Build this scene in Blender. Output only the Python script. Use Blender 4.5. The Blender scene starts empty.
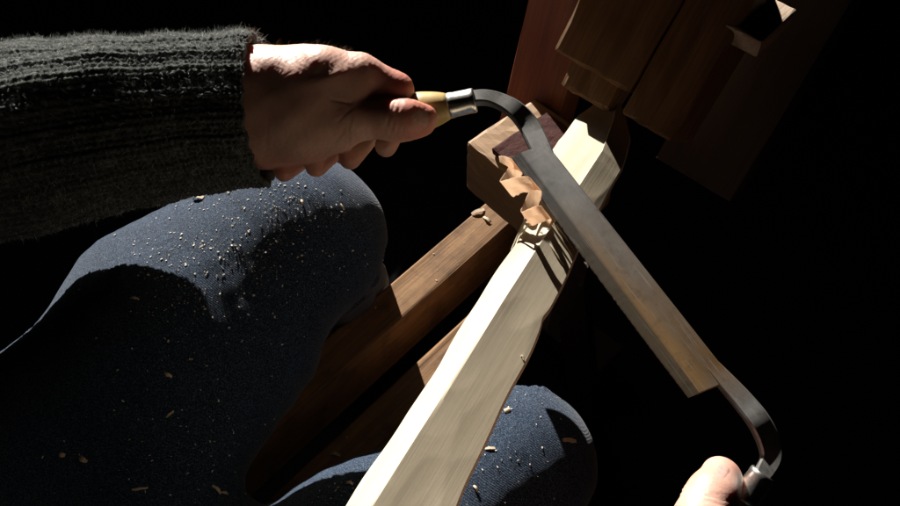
import bpy, bmesh, math, random
import numpy as np
from mathutils import Vector, Matrix
from mathutils.bvhtree import BVHTree

random.seed(7)
RNG = np.random.default_rng(11)
SC = bpy.context.scene
COL = SC.collection

# ------------------------------------------------------------------ camera
F_PX, PITCH, CAM = 800.0, math.radians(54.0), np.array([0.0, 0.0, 1.26])
c_right = np.array([1.0, 0, 0])
c_fwd = np.array([0, math.cos(PITCH), -math.sin(PITCH)])
c_up = np.array([0, math.sin(PITCH), math.cos(PITCH)])
cam_d = bpy.data.cameras.new('camera')
cam = bpy.data.objects.new('camera', cam_d)
COL.objects.link(cam)
cam.location = CAM
cam.rotation_euler = (math.pi / 2 - PITCH, 0, 0)
cam_d.sensor_fit = 'HORIZONTAL'
cam_d.angle = 2 * math.atan(450 / F_PX)
cam_d.clip_start, cam_d.clip_end = 0.02, 500
SC.camera = cam

# ------------------------------------------------------------------ light
SUN_AZ, SUN_EL = math.radians(-20), math.radians(23)      # azimuth from +Y, negative = left
s_dir = Vector((math.sin(SUN_AZ) * math.cos(SUN_EL), math.cos(SUN_AZ) * math.cos(SUN_EL), math.sin(SUN_EL)))
world = bpy.data.worlds.new('World')
SC.world = world
world.use_nodes = True
nt = world.node_tree
nt.nodes.clear()
sky = nt.nodes.new('ShaderNodeTexSky')
sky.sky_type = 'NISHITA'
sky.sun_disc = False
sky.sun_elevation = SUN_EL
sky.sun_rotation = SUN_AZ
bg = nt.nodes.new('ShaderNodeBackground')
bg.inputs['Strength'].default_value = 0.06
wo = nt.nodes.new('ShaderNodeOutputWorld')
nt.links.new(sky.outputs[0], bg.inputs[0])
nt.links.new(bg.outputs[0], wo.inputs[0])
sun_d = bpy.data.lights.new('sun', 'SUN')
sun_d.energy = 5.0
sun_d.angle = math.radians(0.5)
sun_d.color = (1.0, 0.95, 0.87)
sun = bpy.data.objects.new('sun', sun_d)
COL.objects.link(sun)
sun.rotation_euler = s_dir.to_track_quat('Z', 'Y').to_euler()
sun.location = (-1, 3, 3)
SC.view_settings.view_transform = 'Standard'
SC.view_settings.look = 'None'
SC.view_settings.exposure = 1.15
SC.view_settings.gamma = 1
SC.view_settings.use_curve_mapping = False
SC.render.engine = 'CYCLES'
SC.cycles.use_denoising = True
SC.cycles.max_bounces = 8
SC.cycles.sample_clamp_indirect = 4


# ------------------------------------------------------------------ helpers
def W(px, py, d):
    """point seen at photo position px, py at depth d (metres along the lens axis)"""
    return CAM + c_right * ((px - 450) / F_PX * d) + c_up * ((253 - py) / F_PX * d) + c_fwd * d


def V(a):
    return Vector((float(a[0]), float(a[1]), float(a[2])))


def unit(a):
    a = np.asarray(a, float)
    return a / np.linalg.norm(a)


def on_plane(px, py, p0, n):
    r = c_right * ((px - 450) / F_PX) + c_up * ((253 - py) / F_PX) + c_fwd
    return CAM + r * (np.dot(np.asarray(p0) - CAM, n) / np.dot(r, n))


def proj(P):
    v = P - CAM
    d = v @ c_fwd
    return 450 + F_PX * (v @ c_right) / d, 253 - F_PX * (v @ c_up) / d, d


def frame(x, y, z, o):
    m = Matrix.Identity(4)
    for i, a in enumerate((x, y, z)):
        for j in range(3):
            m[j][i] = float(a[j])
    for j in range(3):
        m[j][3] = float(o[j])
    return m


def mesh_obj(name, verts, faces, m, parent=None, mat=None, smooth=False):
    me = bpy.data.meshes.new(name)
    me.from_pydata([tuple(map(float, v)) for v in verts], [], [tuple(map(int, f)) for f in faces])
    me.update()
    return link_mesh(name, me, m, parent, mat, smooth)


def link_mesh(name, me, m, parent=None, mat=None, smooth=False):
    bm = bmesh.new()
    bm.from_mesh(me)
    bmesh.ops.recalc_face_normals(bm, faces=bm.faces)
    bm.to_mesh(me)
    bm.free()
    if m:
        me.materials.append(m)
    for p in me.polygons:
        p.use_smooth = smooth
    o = bpy.data.objects.new(name, me)
    COL.objects.link(o)
    put(o, parent, mat)
    return o


def put(o, parent, mat):
    M = mat if mat is not None else Matrix.Identity(4)
    if parent is not None:
        o.parent = parent
        o.matrix_local = WORLD[parent.name].inverted() @ M
    else:
        o.matrix_local = M
    WORLD[o.name] = M


WORLD = {}


def thing(name, loc, label, cat, group=None):
    o = bpy.data.objects.new(name, None)
    o.empty_display_size = 0.02
    COL.objects.link(o)
    put(o, None, Matrix.Translation(V(loc)))
    return tag(o, label, cat, group)


def tag(o, label, cat, group=None):
    o['label'] = label
    o['category'] = cat
    if group:
        o['group'] = group
    return o


def box(name, M, size, m, parent=None, bevel=0.002, rough=0.0, seed=0, cuts=0):
    """a bevelled, slightly uneven plank in the frame M, spanning (0..sx, 0..sy, 0..sz)"""
    bm = bmesh.new()
    bmesh.ops.create_cube(bm, size=1)
    for v in bm.verts:
        v.co = Vector(((v.co.x + .5) * size[0], (v.co.y + .5) * size[1], (v.co.z + .5) * size[2]))
    if bevel:
        bmesh.ops.bevel(bm, geom=bm.edges[:], offset=bevel, segments=2, affect='EDGES', profile=.6)
    if cuts:
        bmesh.ops.subdivide_edges(bm, edges=[e for e in bm.edges if e.calc_length() > .02], cuts=cuts, use_grid_fill=True)
    rr = random.Random(seed)
    if rough:
        for v in bm.verts:
            v.co += Vector([rr.uniform(-1, 1) * rough for _ in range(3)])
    me = bpy.data.meshes.new(name)
    bm.to_mesh(me)
    bm.free()
    return link_mesh(name, me, m, parent, M)


def loft(sections, close=True, caps=True):
    n = len(sections[0])
    verts = [p for s in sections for p in s]
    faces = []
    for i in range(len(sections) - 1):
        for j in range(n if close else n - 1):
            k = (j + 1) % n
            faces.append((i * n + j, i * n + k, (i + 1) * n + k, (i + 1) * n + j))
    if caps:
        faces.append(tuple(range(n)))
        faces.append(tuple(range((len(sections) - 1) * n, len(sections) * n)))
    return verts, faces


def catmull(pts, n):
    pts = [np.asarray(p, float) for p in pts]
    P = [2 * pts[0] - pts[1]] + pts + [2 * pts[-1] - pts[-2]]
    out = []
    for i in range(n):
        t = i / (n - 1) * (len(pts) - 1)
        k = min(int(t), len(pts) - 2)
        u = t - k
        a, b, c, d = P[k:k + 4]
        out.append(.5 * (2 * b + (c - a) * u + (2 * a - 5 * b + 4 * c - d) * u * u + (3 * b - a - 3 * c + d) * u ** 3))
    return out


def lathe(name, prof, p0, axis, m, parent, seg=40):
    """prof: (distance along axis, radius)"""
    z = unit(axis)
    x = unit(np.cross(z, [0.3, 0.2, 1]))
    y = np.cross(z, x)
    secs = [[(r * math.cos(2 * math.pi * k / seg), r * math.sin(2 * math.pi * k / seg), t) for k in range(seg)] for t, r in prof]
    v, f = loft(secs)
    return mesh_obj(name, v, f, m, parent, frame(x, y, z, p0), smooth=True)


def autosmooth(o, deg=35):
    me = o.data
    bm = bmesh.new()
    bm.from_mesh(me)
    for e in bm.edges:
        if len(e.link_faces) == 2 and e.calc_face_angle(0) > math.radians(deg):
            e.smooth = False
    for f in bm.faces:
        f.smooth = True
    bm.to_mesh(me)
    bm.free()


# ---- implicit surfaces: tapered capsules melted together, meshed with surface nets
def sdf_grid(groups, h, pad=0.012, kg=0.002):
    caps = [c for k, g in groups for c in g]
    lo = np.min([np.minimum(c[0], c[1]) - max(c[2], c[3]) for c in caps], axis=0) - pad
    hi = np.max([np.maximum(c[0], c[1]) + max(c[2], c[3]) for c in caps], axis=0) + pad
    dim = np.ceil((hi - lo) / h).astype(int) + 1
    ax = [(lo[i] + h * np.arange(dim[i])).astype(np.float32) for i in range(3)]
    tot = np.full(dim, 0.05, np.float32)

    def smin(a, b, k):
        q = np.maximum(k - np.abs(a - b), 0) / k
        return np.minimum(a, b) - q * q * k * .25
    for k, g in groups:
        fld = np.full(dim, 0.05, np.float32)
        for a, b, ra, rb in g:
            a, b = np.asarray(a, float), np.asarray(b, float)
            m = max(ra, rb) + 0.03
            i0 = np.clip(np.floor((np.minimum(a, b) - m - lo) / h).astype(int), 0, dim)
            i1 = np.clip(np.ceil((np.maximum(a, b) + m - lo) / h).astype(int) + 1, 0, dim)
            sl = tuple(slice(i0[q], i1[q]) for q in range(3))
            X = ax[0][sl[0]][:, None, None] - a[0]
            Y = ax[1][sl[1]][None, :, None] - a[1]
            Z = ax[2][sl[2]][None, None, :] - a[2]
            ba = (b - a)
            L2 = max(float(ba @ ba), 1e-12)
            t = np.clip((X * ba[0] + Y * ba[1] + Z * ba[2]) / L2, 0, 1)
            d = np.sqrt((X - t * ba[0]) ** 2 + (Y - t * ba[1]) ** 2 + (Z - t * ba[2]) ** 2) - (ra + (rb - ra) * t)
            fld[sl] = smin(fld[sl], d.astype(np.float32), k)
        tot = smin(tot, fld, kg)
    return tot, lo, h


def surface_nets(f, lo, h):
    d = np.array(f.shape)
    ins = f < 0
    cd = d - 1
    cnt = np.zeros(cd, np.int8)
    pos = np.zeros(tuple(cd) + (3,), np.float32)
    for axis in range(3):
        o1, o2 = [q for q in range(3) if q != axis]
        for b1 in (0, 1):
            for b2 in (0, 1):
                s0 = [None] * 3
                s1 = [None] * 3
                s0[axis], s1[axis] = slice(0, cd[axis]), slice(1, cd[axis] + 1)
                s0[o1] = s1[o1] = slice(b1, b1 + cd[o1])
                s0[o2] = s1[o2] = slice(b2, b2 + cd[o2])
                fa, fb = f[tuple(s0)], f[tuple(s1)]
                m = (fa < 0) != (fb < 0)
                w = np.where(m, fa / np.where(m, fa - fb, 1), 0)
                cnt += m
                pos[..., axis] += np.where(m, w, 0)
                pos[..., o1] += m * b1
                pos[..., o2] += m * b2
    mask = cnt > 0
    idx = np.full(cd, -1, np.int64)
    idx[mask] = np.arange(mask.sum())
    ijk = np.argwhere(mask)
    verts = lo + h * (ijk + pos[mask] / cnt[mask][:, None])
    quads = []
    for axis in range(3):
        o1, o2 = [q for q in range(3) if q != axis]
        s0 = [slice(1, cd[q]) for q in range(3)]
        s1 = [slice(1, cd[q]) for q in range(3)]
        s0[axis], s1[axis] = slice(0, cd[axis]), slice(1, cd[axis] + 1)
        a, b = ins[tuple(s0)], ins[tuple(s1)]
        e = np.argwhere(a != b)
        e[:, o1] += 1
        e[:, o2] += 1
        c = [e.copy() for _ in range(4)]
        c[1][:, o1] -= 1
        c[2][:, o1] -= 1
        c[2][:, o2] -= 1
        c[3][:, o2] -= 1
        quads.append(np.stack([idx[tuple(q.T)] for q in c], 1))
    return verts, np.concatenate(quads)


def laplace(verts, quads, it, lam=.5):
    n = len(verts)
    e = np.concatenate([quads[:, [i, (i + 1) % 4]] for i in range(4)])
    e = np.concatenate([e, e[:, ::-1]])
    deg = np.bincount(e[:, 0], minlength=n)[:, None]
    for _ in range(it):
        s = np.stack([np.bincount(e[:, 0], verts[e[:, 1], q], n) for q in range(3)], 1)
        verts = verts + lam * (s / deg - verts)
    return verts


def normals_of(verts, quads):
    n = np.cross(verts[quads[:, 2]] - verts[quads[:, 0]], verts[quads[:, 3]] - verts[quads[:, 1]])
    o = np.stack([sum(np.bincount(quads[:, j], n[:, q], len(verts)) for j in range(4)) for q in range(3)], 1)
    return o / (np.linalg.norm(o, axis=1, keepdims=True) + 1e-12)


def outward(verts, quads, f, lo, h):
    """vertex normals that point out of the solid"""
    n = normals_of(verts, quads)
    g = np.clip(((verts + n * h * 1.5 - lo) / h).astype(int), 0, np.array(f.shape) - 1)
    if np.mean(f[tuple(g.T)] > 0) < .5:
        n = -n
        quads = quads[:, ::-1]
    return n, quads


# ------------------------------------------------------------------ materials
def mat_new(name):
    m = bpy.data.materials.new(name)
    m.use_nodes = True
    t = m.node_tree
    return m, t, t.nodes['Principled BSDF']


def node(t, kind, **kw):
    n = t.nodes.new(kind)
    for k, v in kw.items():
        if k.startswith('i_'):
            n.inputs[k[2:].replace('_', ' ')].default_value = v
        else:
            setattr(n, k, v)
    return n


def coords(t, scale=(1, 1, 1)):
    tc = node(t, 'ShaderNodeTexCoord')
    mp = node(t, 'ShaderNodeMapping')
    mp.inputs['Scale'].default_value = scale
    t.links.new(tc.outputs['Object'], mp.inputs[0])
    return mp.outputs[0]


def ramp(t, fac, stops):
    r = node(t, 'ShaderNodeValToRGB')
    e = r.color_ramp.elements
    while len(e) < len(stops):
        e.new(.5)
    for el, (p, c) in zip(e, stops):
        el.position = p
        el.color = (*c, 1)
    t.links.new(fac, r.inputs[0])
    return r.outputs[0]


def noise(t, vec, scale, detail=5, rough=.6):
    n = node(t, 'ShaderNodeTexNoise')
    n.inputs['Scale'].default_value = scale
    n.inputs['Detail'].default_value = detail
    n.inputs['Roughness'].default_value = rough
    t.links.new(vec, n.inputs['Vector'])
    return n.outputs['Fac']


def bump(t, b, heights):
    """heights: list of (socket, strength, distance)"""
    prev = None
    for s, st, d in heights:
        n = node(t, 'ShaderNodeBump')
        n.inputs['Strength'].default_value = st
        n.inputs['Distance'].default_value = d
        t.links.new(s, n.inputs['Height'])
        if prev:
            t.links.new(prev, n.inputs['Normal'])
        prev = n.outputs[0]
    t.links.new(prev, b.inputs['Normal'])


def mix(t, fac, a, b):
    n = node(t, 'ShaderNodeMix', data_type='RGBA')
    if isinstance(fac, float):
        n.inputs[0].default_value = fac
    else:
        t.links.new(fac, n.inputs[0])
    for s, i in ((a, 6), (b, 7)):
        if isinstance(s, tuple):
            n.inputs[i].default_value = (*s, 1)
        else:
            t.links.new(s, n.inputs[i])
    return n.outputs[2]


def wood(name, dark, mid, light, rough=.6, grain=1.0, wear=None, bumpd=.0006, streak=.45):
    """grain runs along the object's local X"""
    m, t, b = mat_new(name)
    v = coords(t, (3 * grain, 60 * grain, 60 * grain))
    n1 = noise(t, v, 1.5, 6, .65)
    v2 = coords(t, (12 * grain, 420 * grain, 420 * grain))
    n2 = noise(t, v2, 1.2, 3, .6)
    c = ramp(t, n1, [(.25, dark), (.5, mid), (.75, light)])
    c = mix(t, ramp(t, n2, [(.42, (0, 0, 0)), (.62, (streak,) * 3)]), c, dark)
    v3 = coords(t)
    n3 = noise(t, v3, 28, 4, .6)
    if wear:
        c = mix(t, ramp(t, n3, [(.48, (0, 0, 0)), (.7, (.8, .8, .8))]), c, wear)
    t.links.new(c, b.inputs['Base Color'])
    b.inputs['Roughness'].default_value = rough
    bump(t, b, [(n2, .35, bumpd), (n3, .3, bumpd * 2)])
    return m


M = {}
M['green_wood'] = wood('fresh_carved_wood', (.55, .46, .325), (.63, .54, .395), (.69, .61, .465), .62, .8, bumpd=.0002, streak=.26)
M['rail'] = wood('rail_wood', (.16, .080, .032), (.27, .145, .064), (.37, .215, .105), .85, 1, wear=(.085, .046, .024), bumpd=.001)
M['block'] = wood('bridge_wood', (.20, .11, .045), (.30, .17, .075), (.40, .24, .12), .65, 1)
M['red'] = wood('arm_wood', (.11, .03, .012), (.18, .055, .022), (.23, .08, .035), .5, 1)
M['head'] = wood('head_wood', (.15, .075, .028), (.25, .135, .055), (.33, .19, .085), .6, 1)
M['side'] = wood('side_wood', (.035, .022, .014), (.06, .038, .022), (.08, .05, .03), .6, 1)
M['pale_rough'] = wood('rough_pale_wood', (.35, .24, .15), (.55, .42, .32), (.7, .6, .5), .8, 1.5)
M['box'] = wood('boxwood', (.52, .36, .14), (.60, .43, .18), (.66, .50, .23), .36, .6, bumpd=.0001)
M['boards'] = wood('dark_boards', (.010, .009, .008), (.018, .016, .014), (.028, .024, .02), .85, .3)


def m_steel(name, brown_tone, gain, metal, gold_sheen):
    m, t, b = mat_new(name)
    v = coords(t)
    n1 = noise(t, v, 26, 6, .65)
    n2 = noise(t, coords(t, (6, 60, 60)), 6, 5, .7)
    n3 = noise(t, v, 300, 4, .7)
    c = ramp(t, n1, [(q, tuple(c * gain for c in k)) for q, k in ((.32, (.09, .088, .085)), (.5, (.19, .186, .18)), (.68, (.30, .295, .285)))])
    # brown tone grows towards the right-hand end of the blade (local X runs along it)
    tc = node(t, 'ShaderNodeTexCoord')
    sx = node(t, 'ShaderNodeSeparateXYZ')
    t.links.new(tc.outputs['Object'], sx.inputs[0])
    mr = node(t, 'ShaderNodeMapRange')
    mr.inputs[1].default_value, mr.inputs[2].default_value = .04, .19
    t.links.new(sx.outputs[0], mr.inputs[0])
    mu = node(t, 'ShaderNodeMath', operation='MULTIPLY')
    t.links.new(mr.outputs[0], mu.inputs[0])
    t.links.new(ramp(t, n2, [(.25, (.7, .7, .7)), (.6, (1, 1, 1))]), mu.inputs[1])
    tail = node(t, 'ShaderNodeMapRange')
    tail.inputs[1].default_value, tail.inputs[2].default_value = .235, .205
    t.links.new(sx.outputs[0], tail.inputs[0])
    mu2 = node(t, 'ShaderNodeMath', operation='MULTIPLY')
    t.links.new(mu.outputs[0], mu2.inputs[0])
    t.links.new(tail.outputs[0], mu2.inputs[1])
    c = mix(t, mu2.outputs[0], c, brown_tone)
    band = node(t, 'ShaderNodeMapRange')
    band.inputs[1].default_value, band.inputs[2].default_value = .018, .010
    t.links.new(sx.outputs[1], band.inputs[0])
    mu3 = node(t, 'ShaderNodeMath', operation='MULTIPLY')
    t.links.new(band.outputs[0], mu3.inputs[0])
    t.links.new(mu2.outputs[0], mu3.inputs[1])
    c = mix(t, mu3.outputs[0], c, gold_sheen)  # golden sheen put into the colour near the cutting edge
    n4 = noise(t, v, 90, 8, .75)
    c = mix(t, ramp(t, n4, [(.52, (0, 0, 0)), (.68, (.45, .45, .45))]), c, (.045, .035, .028))
    n5 = noise(t, coords(t, (20, 500, 500)), 2, 2, .5)
    c = mix(t, ramp(t, n5, [(.6, (0, 0, 0)), (.75, (.35, .35, .35))]), c, (.4, .4, .39))
    t.links.new(c, b.inputs['Base Color'])
    b.inputs['Metallic'].default_value = metal
    t.links.new(ramp(t, n1, [(.3, (.52, .52, .52)), (.7, (.36, .36, .36))]), b.inputs['Roughness'])
    bump(t, b, [(n3, .12, .0003), (n1, .1, .001)])
    return m


M['steel'] = m_steel('blade_steel', (.15, .085, .034), 1.0, .5, (.28, .165, .068))
M['bevel'] = m_steel('ground_bevel', (.13, .10, .065), .62, .6, (.14, .105, .065))


def m_simple(name, col, rough=.5, metal=0, bumpscale=None, bstr=.2, bd=.0005):
    m, t, b = mat_new(name)
    v = coords(t)
    n = noise(t, v, bumpscale or 120, 5, .65)
    lo = tuple(c * .75 for c in col)
    hi = tuple(min(1, c * 1.2) for c in col)
    t.links.new(ramp(t, n, [(.3, lo), (.7, hi)]), b.inputs['Base Color'])
    b.inputs['Roughness'].default_value = rough
    b.inputs['Metallic'].default_value = metal
    bump(t, b, [(n, bstr, bd)])
    return m


M['nickel'] = m_simple('nickel_plate', (.82, .81, .78), .32, 1, 300, .05, .0001)
M['leather'] = m_simple('dark_leather', (.052, .013, .010), .75, 0, 90, .8, .002)
M['leather'].node_tree.nodes['Principled BSDF'].inputs['Specular IOR Level'].default_value = .15
M['black'] = m_simple('black_rubber', (.012, .012, .012), .6)
M['shoe'] = m_simple('black_shoe_leather', (.014, .013, .013), .35, 0, 60, .3, .001)
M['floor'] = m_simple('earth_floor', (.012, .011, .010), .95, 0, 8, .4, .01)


def m_chip():
    m, t, b = mat_new('thin_shaving')
    v = coords(t)
    n = noise(t, v, 260, 4, .6)
    t.links.new(ramp(t, n, [(.3, (.82, .68, .54)), (.7, (.90, .78, .66))]), b.inputs['Base Color'])
    b.inputs['Roughness'].default_value = .6
    tr = node(t, 'ShaderNodeBsdfTranslucent')
    tr.inputs[0].default_value = (1, .82, .66, 1)
    mx = node(t, 'ShaderNodeMixShader')
    mx.inputs[0].default_value = .75
    out = t.nodes['Material Output']
    t.links.new(b.outputs[0], mx.inputs[1])
    t.links.new(tr.outputs[0], mx.inputs[2])
    t.links.new(mx.outputs[0], out.inputs[0])
    bump(t, b, [(n, .3, .0004)])
    return m


M['shaving'] = m_chip()
M['chip'] = m_simple('dry_chip', (.60, .48, .34), .75)
M['dust'] = m_simple('wood_flecks', (.68, .62, .52), .8)


def m_skin():
    m, t, b = mat_new('skin')
    v = coords(t)
    n1 = noise(t, v, 45, 5, .6)
    n2 = noise(t, v, 420, 3, .6)
    n3 = noise(t, v, 1300, 3, .7)
    at = node(t, 'ShaderNodeAttribute', attribute_name='redness')
    c = ramp(t, n1, [(.3, (.60, .335, .265)), (.7, (.71, .44, .355))])
    mu = node(t, 'ShaderNodeMath', operation='MULTIPLY')
    mu.inputs[1].default_value = .8
    t.links.new(at.outputs['Fac'], mu.inputs[0])
    c = mix(t, mu.outputs[0], c, (.58, .20, .145))
    t.links.new(c, b.inputs['Base Color'])
    b.inputs['Roughness'].default_value = .48
    b.inputs['Subsurface Weight'].default_value = .5
    b.inputs['Subsurface Radius'].default_value = (1, .35, .2)
    b.inputs['Subsurface Scale'].default_value = .007
    vo = node(t, 'ShaderNodeTexVoronoi')
    vo.inputs['Scale'].default_value = 750
    t.links.new(v, vo.inputs['Vector'])
    bump(t, b, [(n2, .16, .0007), (vo.outputs['Distance'], .14, .0004), (n3, .15, .0003)])
    return m


M['skin'] = m_skin()
M['nail'] = m_simple('finger_nail', (.60, .33, .28), .45, 0, 200, .1, .0002)


def m_wool():
    m, t, b = mat_new('wool_knit')
    v = coords(t)
    n1 = noise(t, v, 700, 4, .7)
    n2 = noise(t, v, 130, 3, .6)
    c = ramp(t, n1, [(.3, (.012, .014, .0135)), (.7, (.13, .14, .134))])
    c = mix(t, ramp(t, n2, [(.5, (0, 0, 0)), (.75, (.6, .6, .6))]), c, (.22, .235, .225))
    t.links.new(c, b.inputs['Base Color'])
    b.inputs['Roughness'].default_value = .95
    b.inputs['Sheen Weight'].default_value = .08
    b.inputs['Specular IOR Level'].default_value = .1
    bump(t, b, [(n1, .8, .0015)])
    return m


M['wool'] = m_wool()
M['fuzz'] = m_simple('wool_fibre', (.62, .64, .62), .9)  # fibre colour kept pale so the fuzz carries the sleeve's sunlit highlight
M['hair'] = m_simple('body_hair', (.20, .13, .08), .5)


def m_denim():
    m, t, b = mat_new('denim')
    v = coords(t)
    n1 = noise(t, v, 14, 5, .6)
    n2 = noise(t, v, 900, 2, .7)
    w = node(t, 'ShaderNodeTexWave', wave_type='BANDS', bands_direction='DIAGONAL')
    w.inputs['Scale'].default_value = 260
    w.inputs['Distortion'].default_value = 3
    w.inputs['Detail'].default_value = 2
    t.links.new(v, w.inputs['Vector'])
    c = ramp(t, n1, [(.3, (.003, .008, .022)), (.7, (.008, .018, .041))])
    c = mix(t, ramp(t, n2, [(.45, (0, 0, 0)), (.75, (.7, .7, .7))]), c, (.145, .205, .285))
    t.links.new(c, b.inputs['Base Color'])
    b.inputs['Roughness'].default_value = .9
    b.inputs['Sheen Weight'].default_value = .12
    b.inputs['Sheen Roughness'].default_value = .5
    b.inputs['Specular IOR Level'].default_value = .15
    bump(t, b, [(w.outputs['Fac'], .35, .0006), (n2, .5, .0008)])
    return m


M['denim'] = m_denim()


# ------------------------------------------------------------------ setting: dark shed, unseen walls added to cut skylight, one opening towards the sun
def slab(name, lo, hi, m):
    o = box(name, Matrix.Translation(Vector(lo)), [hi[i] - lo[i] for i in range(3)], m, None, 0)
    o['kind'] = 'structure'
    return o


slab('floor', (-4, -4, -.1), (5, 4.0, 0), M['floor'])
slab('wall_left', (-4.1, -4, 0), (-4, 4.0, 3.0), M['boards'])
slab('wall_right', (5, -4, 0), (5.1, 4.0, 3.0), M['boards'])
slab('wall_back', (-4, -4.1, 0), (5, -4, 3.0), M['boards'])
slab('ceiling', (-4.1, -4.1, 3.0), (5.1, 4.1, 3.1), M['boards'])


def unseen_front_wall():
    X0, X1, z0, z1 = -1.46, -0.48, 1.50, 2.22  # opening trimmed to pass the sun and hold the sky fill down
    bm = bmesh.new()
    for lo, hi in (((-4, 3.0, 0), (X0, 3.1, 3)), ((X1, 3.0, 0), (5, 3.1, 3)), ((X0, 3.0, 0), (X1, 3.1, z0)), ((X0, 3.0, z1), (X1, 3.1, 3))):
        r = bmesh.ops.create_cube(bm, size=1)
        for v in r['verts']:
            v.co = Vector([lo[i] + (v.co[i] + .5) * (hi[i] - lo[i]) for i in range(3)])
    me = bpy.data.meshes.new('unseen_wall_front')
    bm.to_mesh(me)
    bm.free()
    o = link_mesh('unseen_wall_front', me, M['boards'])
    o['kind'] = 'structure'


unseen_front_wall()

# ------------------------------------------------------------------ shaving horse
HA = math.radians(43)
h_ = np.array([math.sin(HA), math.cos(HA), 0])
r_ = np.array([math.cos(HA), -math.sin(HA), 0])
z_ = np.array([0, 0, 1.0])
RAIL_Z = 0.50
edge0 = W(383, 290, 1) - CAM
rail_pt = CAM + edge0 * ((RAIL_Z - CAM[2]) / edge0[2])     # a point of the left rail's outer top edge
horse = thing('shaving_horse', (rail_pt[0], rail_pt[1], 0),
              'brown wooden shaving horse with two rails and a clamping head behind the drawknife', 'shaving horse')
RW, RH, GAP = .042, .085, .05


def hframe(along, side, z, tilt=0.0, yaw=0.0):
    """frame with local X along the horse (tilted up by tilt), Y to its right, origin measured from rail_pt"""
    a = HA + yaw
    hh = np.array([math.sin(a), math.cos(a), 0])
    rr = np.array([math.cos(a), -math.sin(a), 0])
    x = math.cos(tilt) * hh + math.sin(tilt) * z_
    zz = np.cross(x, -rr)
    o = rail_pt * np.array([1, 1, 0]) + h_ * along + r_ * side + z_ * z
    return frame(x, -rr, zz, o)


for k in range(2):
    s = k * (RW + GAP)
    fr = hframe(-.62, s + RW, RAIL_Z - RH)
    box('rail', fr, (.90 if k == 0 else .74, RW, RH), M['rail'], horse, .003, .0005, k, cuts=6)
# seat board under the person, legs and treadle
box('seat', hframe(-.62, 2 * RW + GAP + .05, RAIL_Z + .002), (.30, 2 * RW + GAP + .1, .02), M['rail'], horse, .004)
for (al, sd) in ((-.52, -.02), (-.52, .12), (.22, -.02), (.22, .12)):
    top = rail_pt * np.array([1, 1, 0]) + h_ * al + r_ * (.02 if sd < .05 else .112) + z_ * (RAIL_Z - RH - .0005)
    bot = rail_pt * np.array([1, 1, 0]) + h_ * (al * 1.15) + r_ * (sd * 2.2 - .08) + z_ * 0.0
    ax = unit(top - bot)
    L = np.linalg.norm(top - bot)
    x = ax
    y = unit(np.cross(z_, x) if abs(x[2]) < .99 else r_)
    lo = bot - y * .02 - np.cross(x, y) * .02
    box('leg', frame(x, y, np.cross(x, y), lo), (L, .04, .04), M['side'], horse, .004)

# bridge block that carries the work, with a leather pad on top
BY = math.radians(6)
ba = HA + BY
bh = np.array([math.sin(ba), math.cos(ba), 0])
br = np.array([math.cos(ba), -math.sin(ba), 0])
BZ = .752
b0 = on_plane(466, 141, (0, 0, BZ), z_)                    # front left top corner
BW, BD, BHt = .104, .085, .062
fr = frame(br, bh, z_, b0 - z_ * BHt)
box('bridge_block', fr, (BW, BD, BHt), M['block'], horse, .004, .0005, 5, cuts=9)
box('leather_pad', frame(br, bh, z_, b0 + br * .026 + bh * .006 + z_ * .0012), (BW - .05, BD - .018, .007), M['leather'], horse, .002, .0003, 6, cuts=7)
rz0 = RAIL_Z
box('riser', frame(br, bh, z_, b0 + br * .045 + bh * .04 - z_ * (BZ - rz0)), (.05, .04, BZ - BHt - rz0 - .001), M['side'], horse, .003)

# clamping head: two glued boards with an open seam, leaning away from the work
HT = math.radians(38)
hv = math.cos(HT) * z_ + math.sin(HT) * h_
hn = -math.cos(HT) * h_ + math.sin(HT) * z_                 # its face looks back at the worker
hb = W(553, 50, .640)


def head_board(name, px, py, width, length, thick, m, off=0.0, seed=0, bev=.003):
    o = on_plane(px, py, hb, hn) + hn * off
    # local X along the grain (up the board), Y across, Z out of the face
    fr = frame(hv, -r_, hn, o - hn * thick + r_ * width)
    return box(name, fr, (length, width, thick), m, horse, bev, .0006, seed, cuts=5)


head_board('jaw_board', 553, 50, .074, .14, .055, M['head'], 0, 1)
q0 = on_plane(553, 50, hb, hn)
fr = frame(hv, -r_, hn, q0 - hn * .055 + r_ * (.0755 + .045) + hv * -.016 - hn * .0012)
box('jaw_board', fr, (.118, .045, .055), M['head'], horse, .003, .0006, 2, cuts=5)
fr = frame(hv, -r_, hn, q0 + r_ * .062 - hv * .022 - hn * .036)
box('jaw_pad', fr, (.026, .046, .030), M['head'], horse, .004, .001, 3, cuts=4)
# left arm, reddish, upright behind the head
LT = math.radians(13)
lv = math.cos(LT) * z_ + math.sin(LT) * h_
ln = -math.cos(LT) * h_ + math.sin(LT) * z_
a0 = W(505, 96, .765)
fr = frame(lv, -r_, ln, a0 - lv * .13 - ln * .03 + r_ * .062)
box('swing_arm', fr, (.36, .062, .03), M['red'], horse, .002, .0004, 8, cuts=6)
# right side board, dark
ST = math.radians(30)
sv = math.cos(ST) * z_ + math.sin(ST) * h_
sn = -math.cos(ST) * h_ + math.sin(ST) * z_
s0 = W(690, 118, .685)
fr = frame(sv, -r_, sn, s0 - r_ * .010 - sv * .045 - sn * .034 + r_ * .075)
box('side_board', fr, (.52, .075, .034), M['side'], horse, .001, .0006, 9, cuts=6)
# pale block end wedged between head and side board
k0 = on_plane(722, 14, hb, hn) + hn * .004
box('wedge', frame(h_, -r_, z_, k0 + r_ * .035 - z_ * .02), (.05, .030, .014), M['pale_rough'], horse, .002, .0004, 10, cuts=4)
# treadle under the left foot
box('treadle', frame(r_, h_, z_, (.06, .80, .03)), (.26, .07, .03), M['side'], horse, .004)

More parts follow.
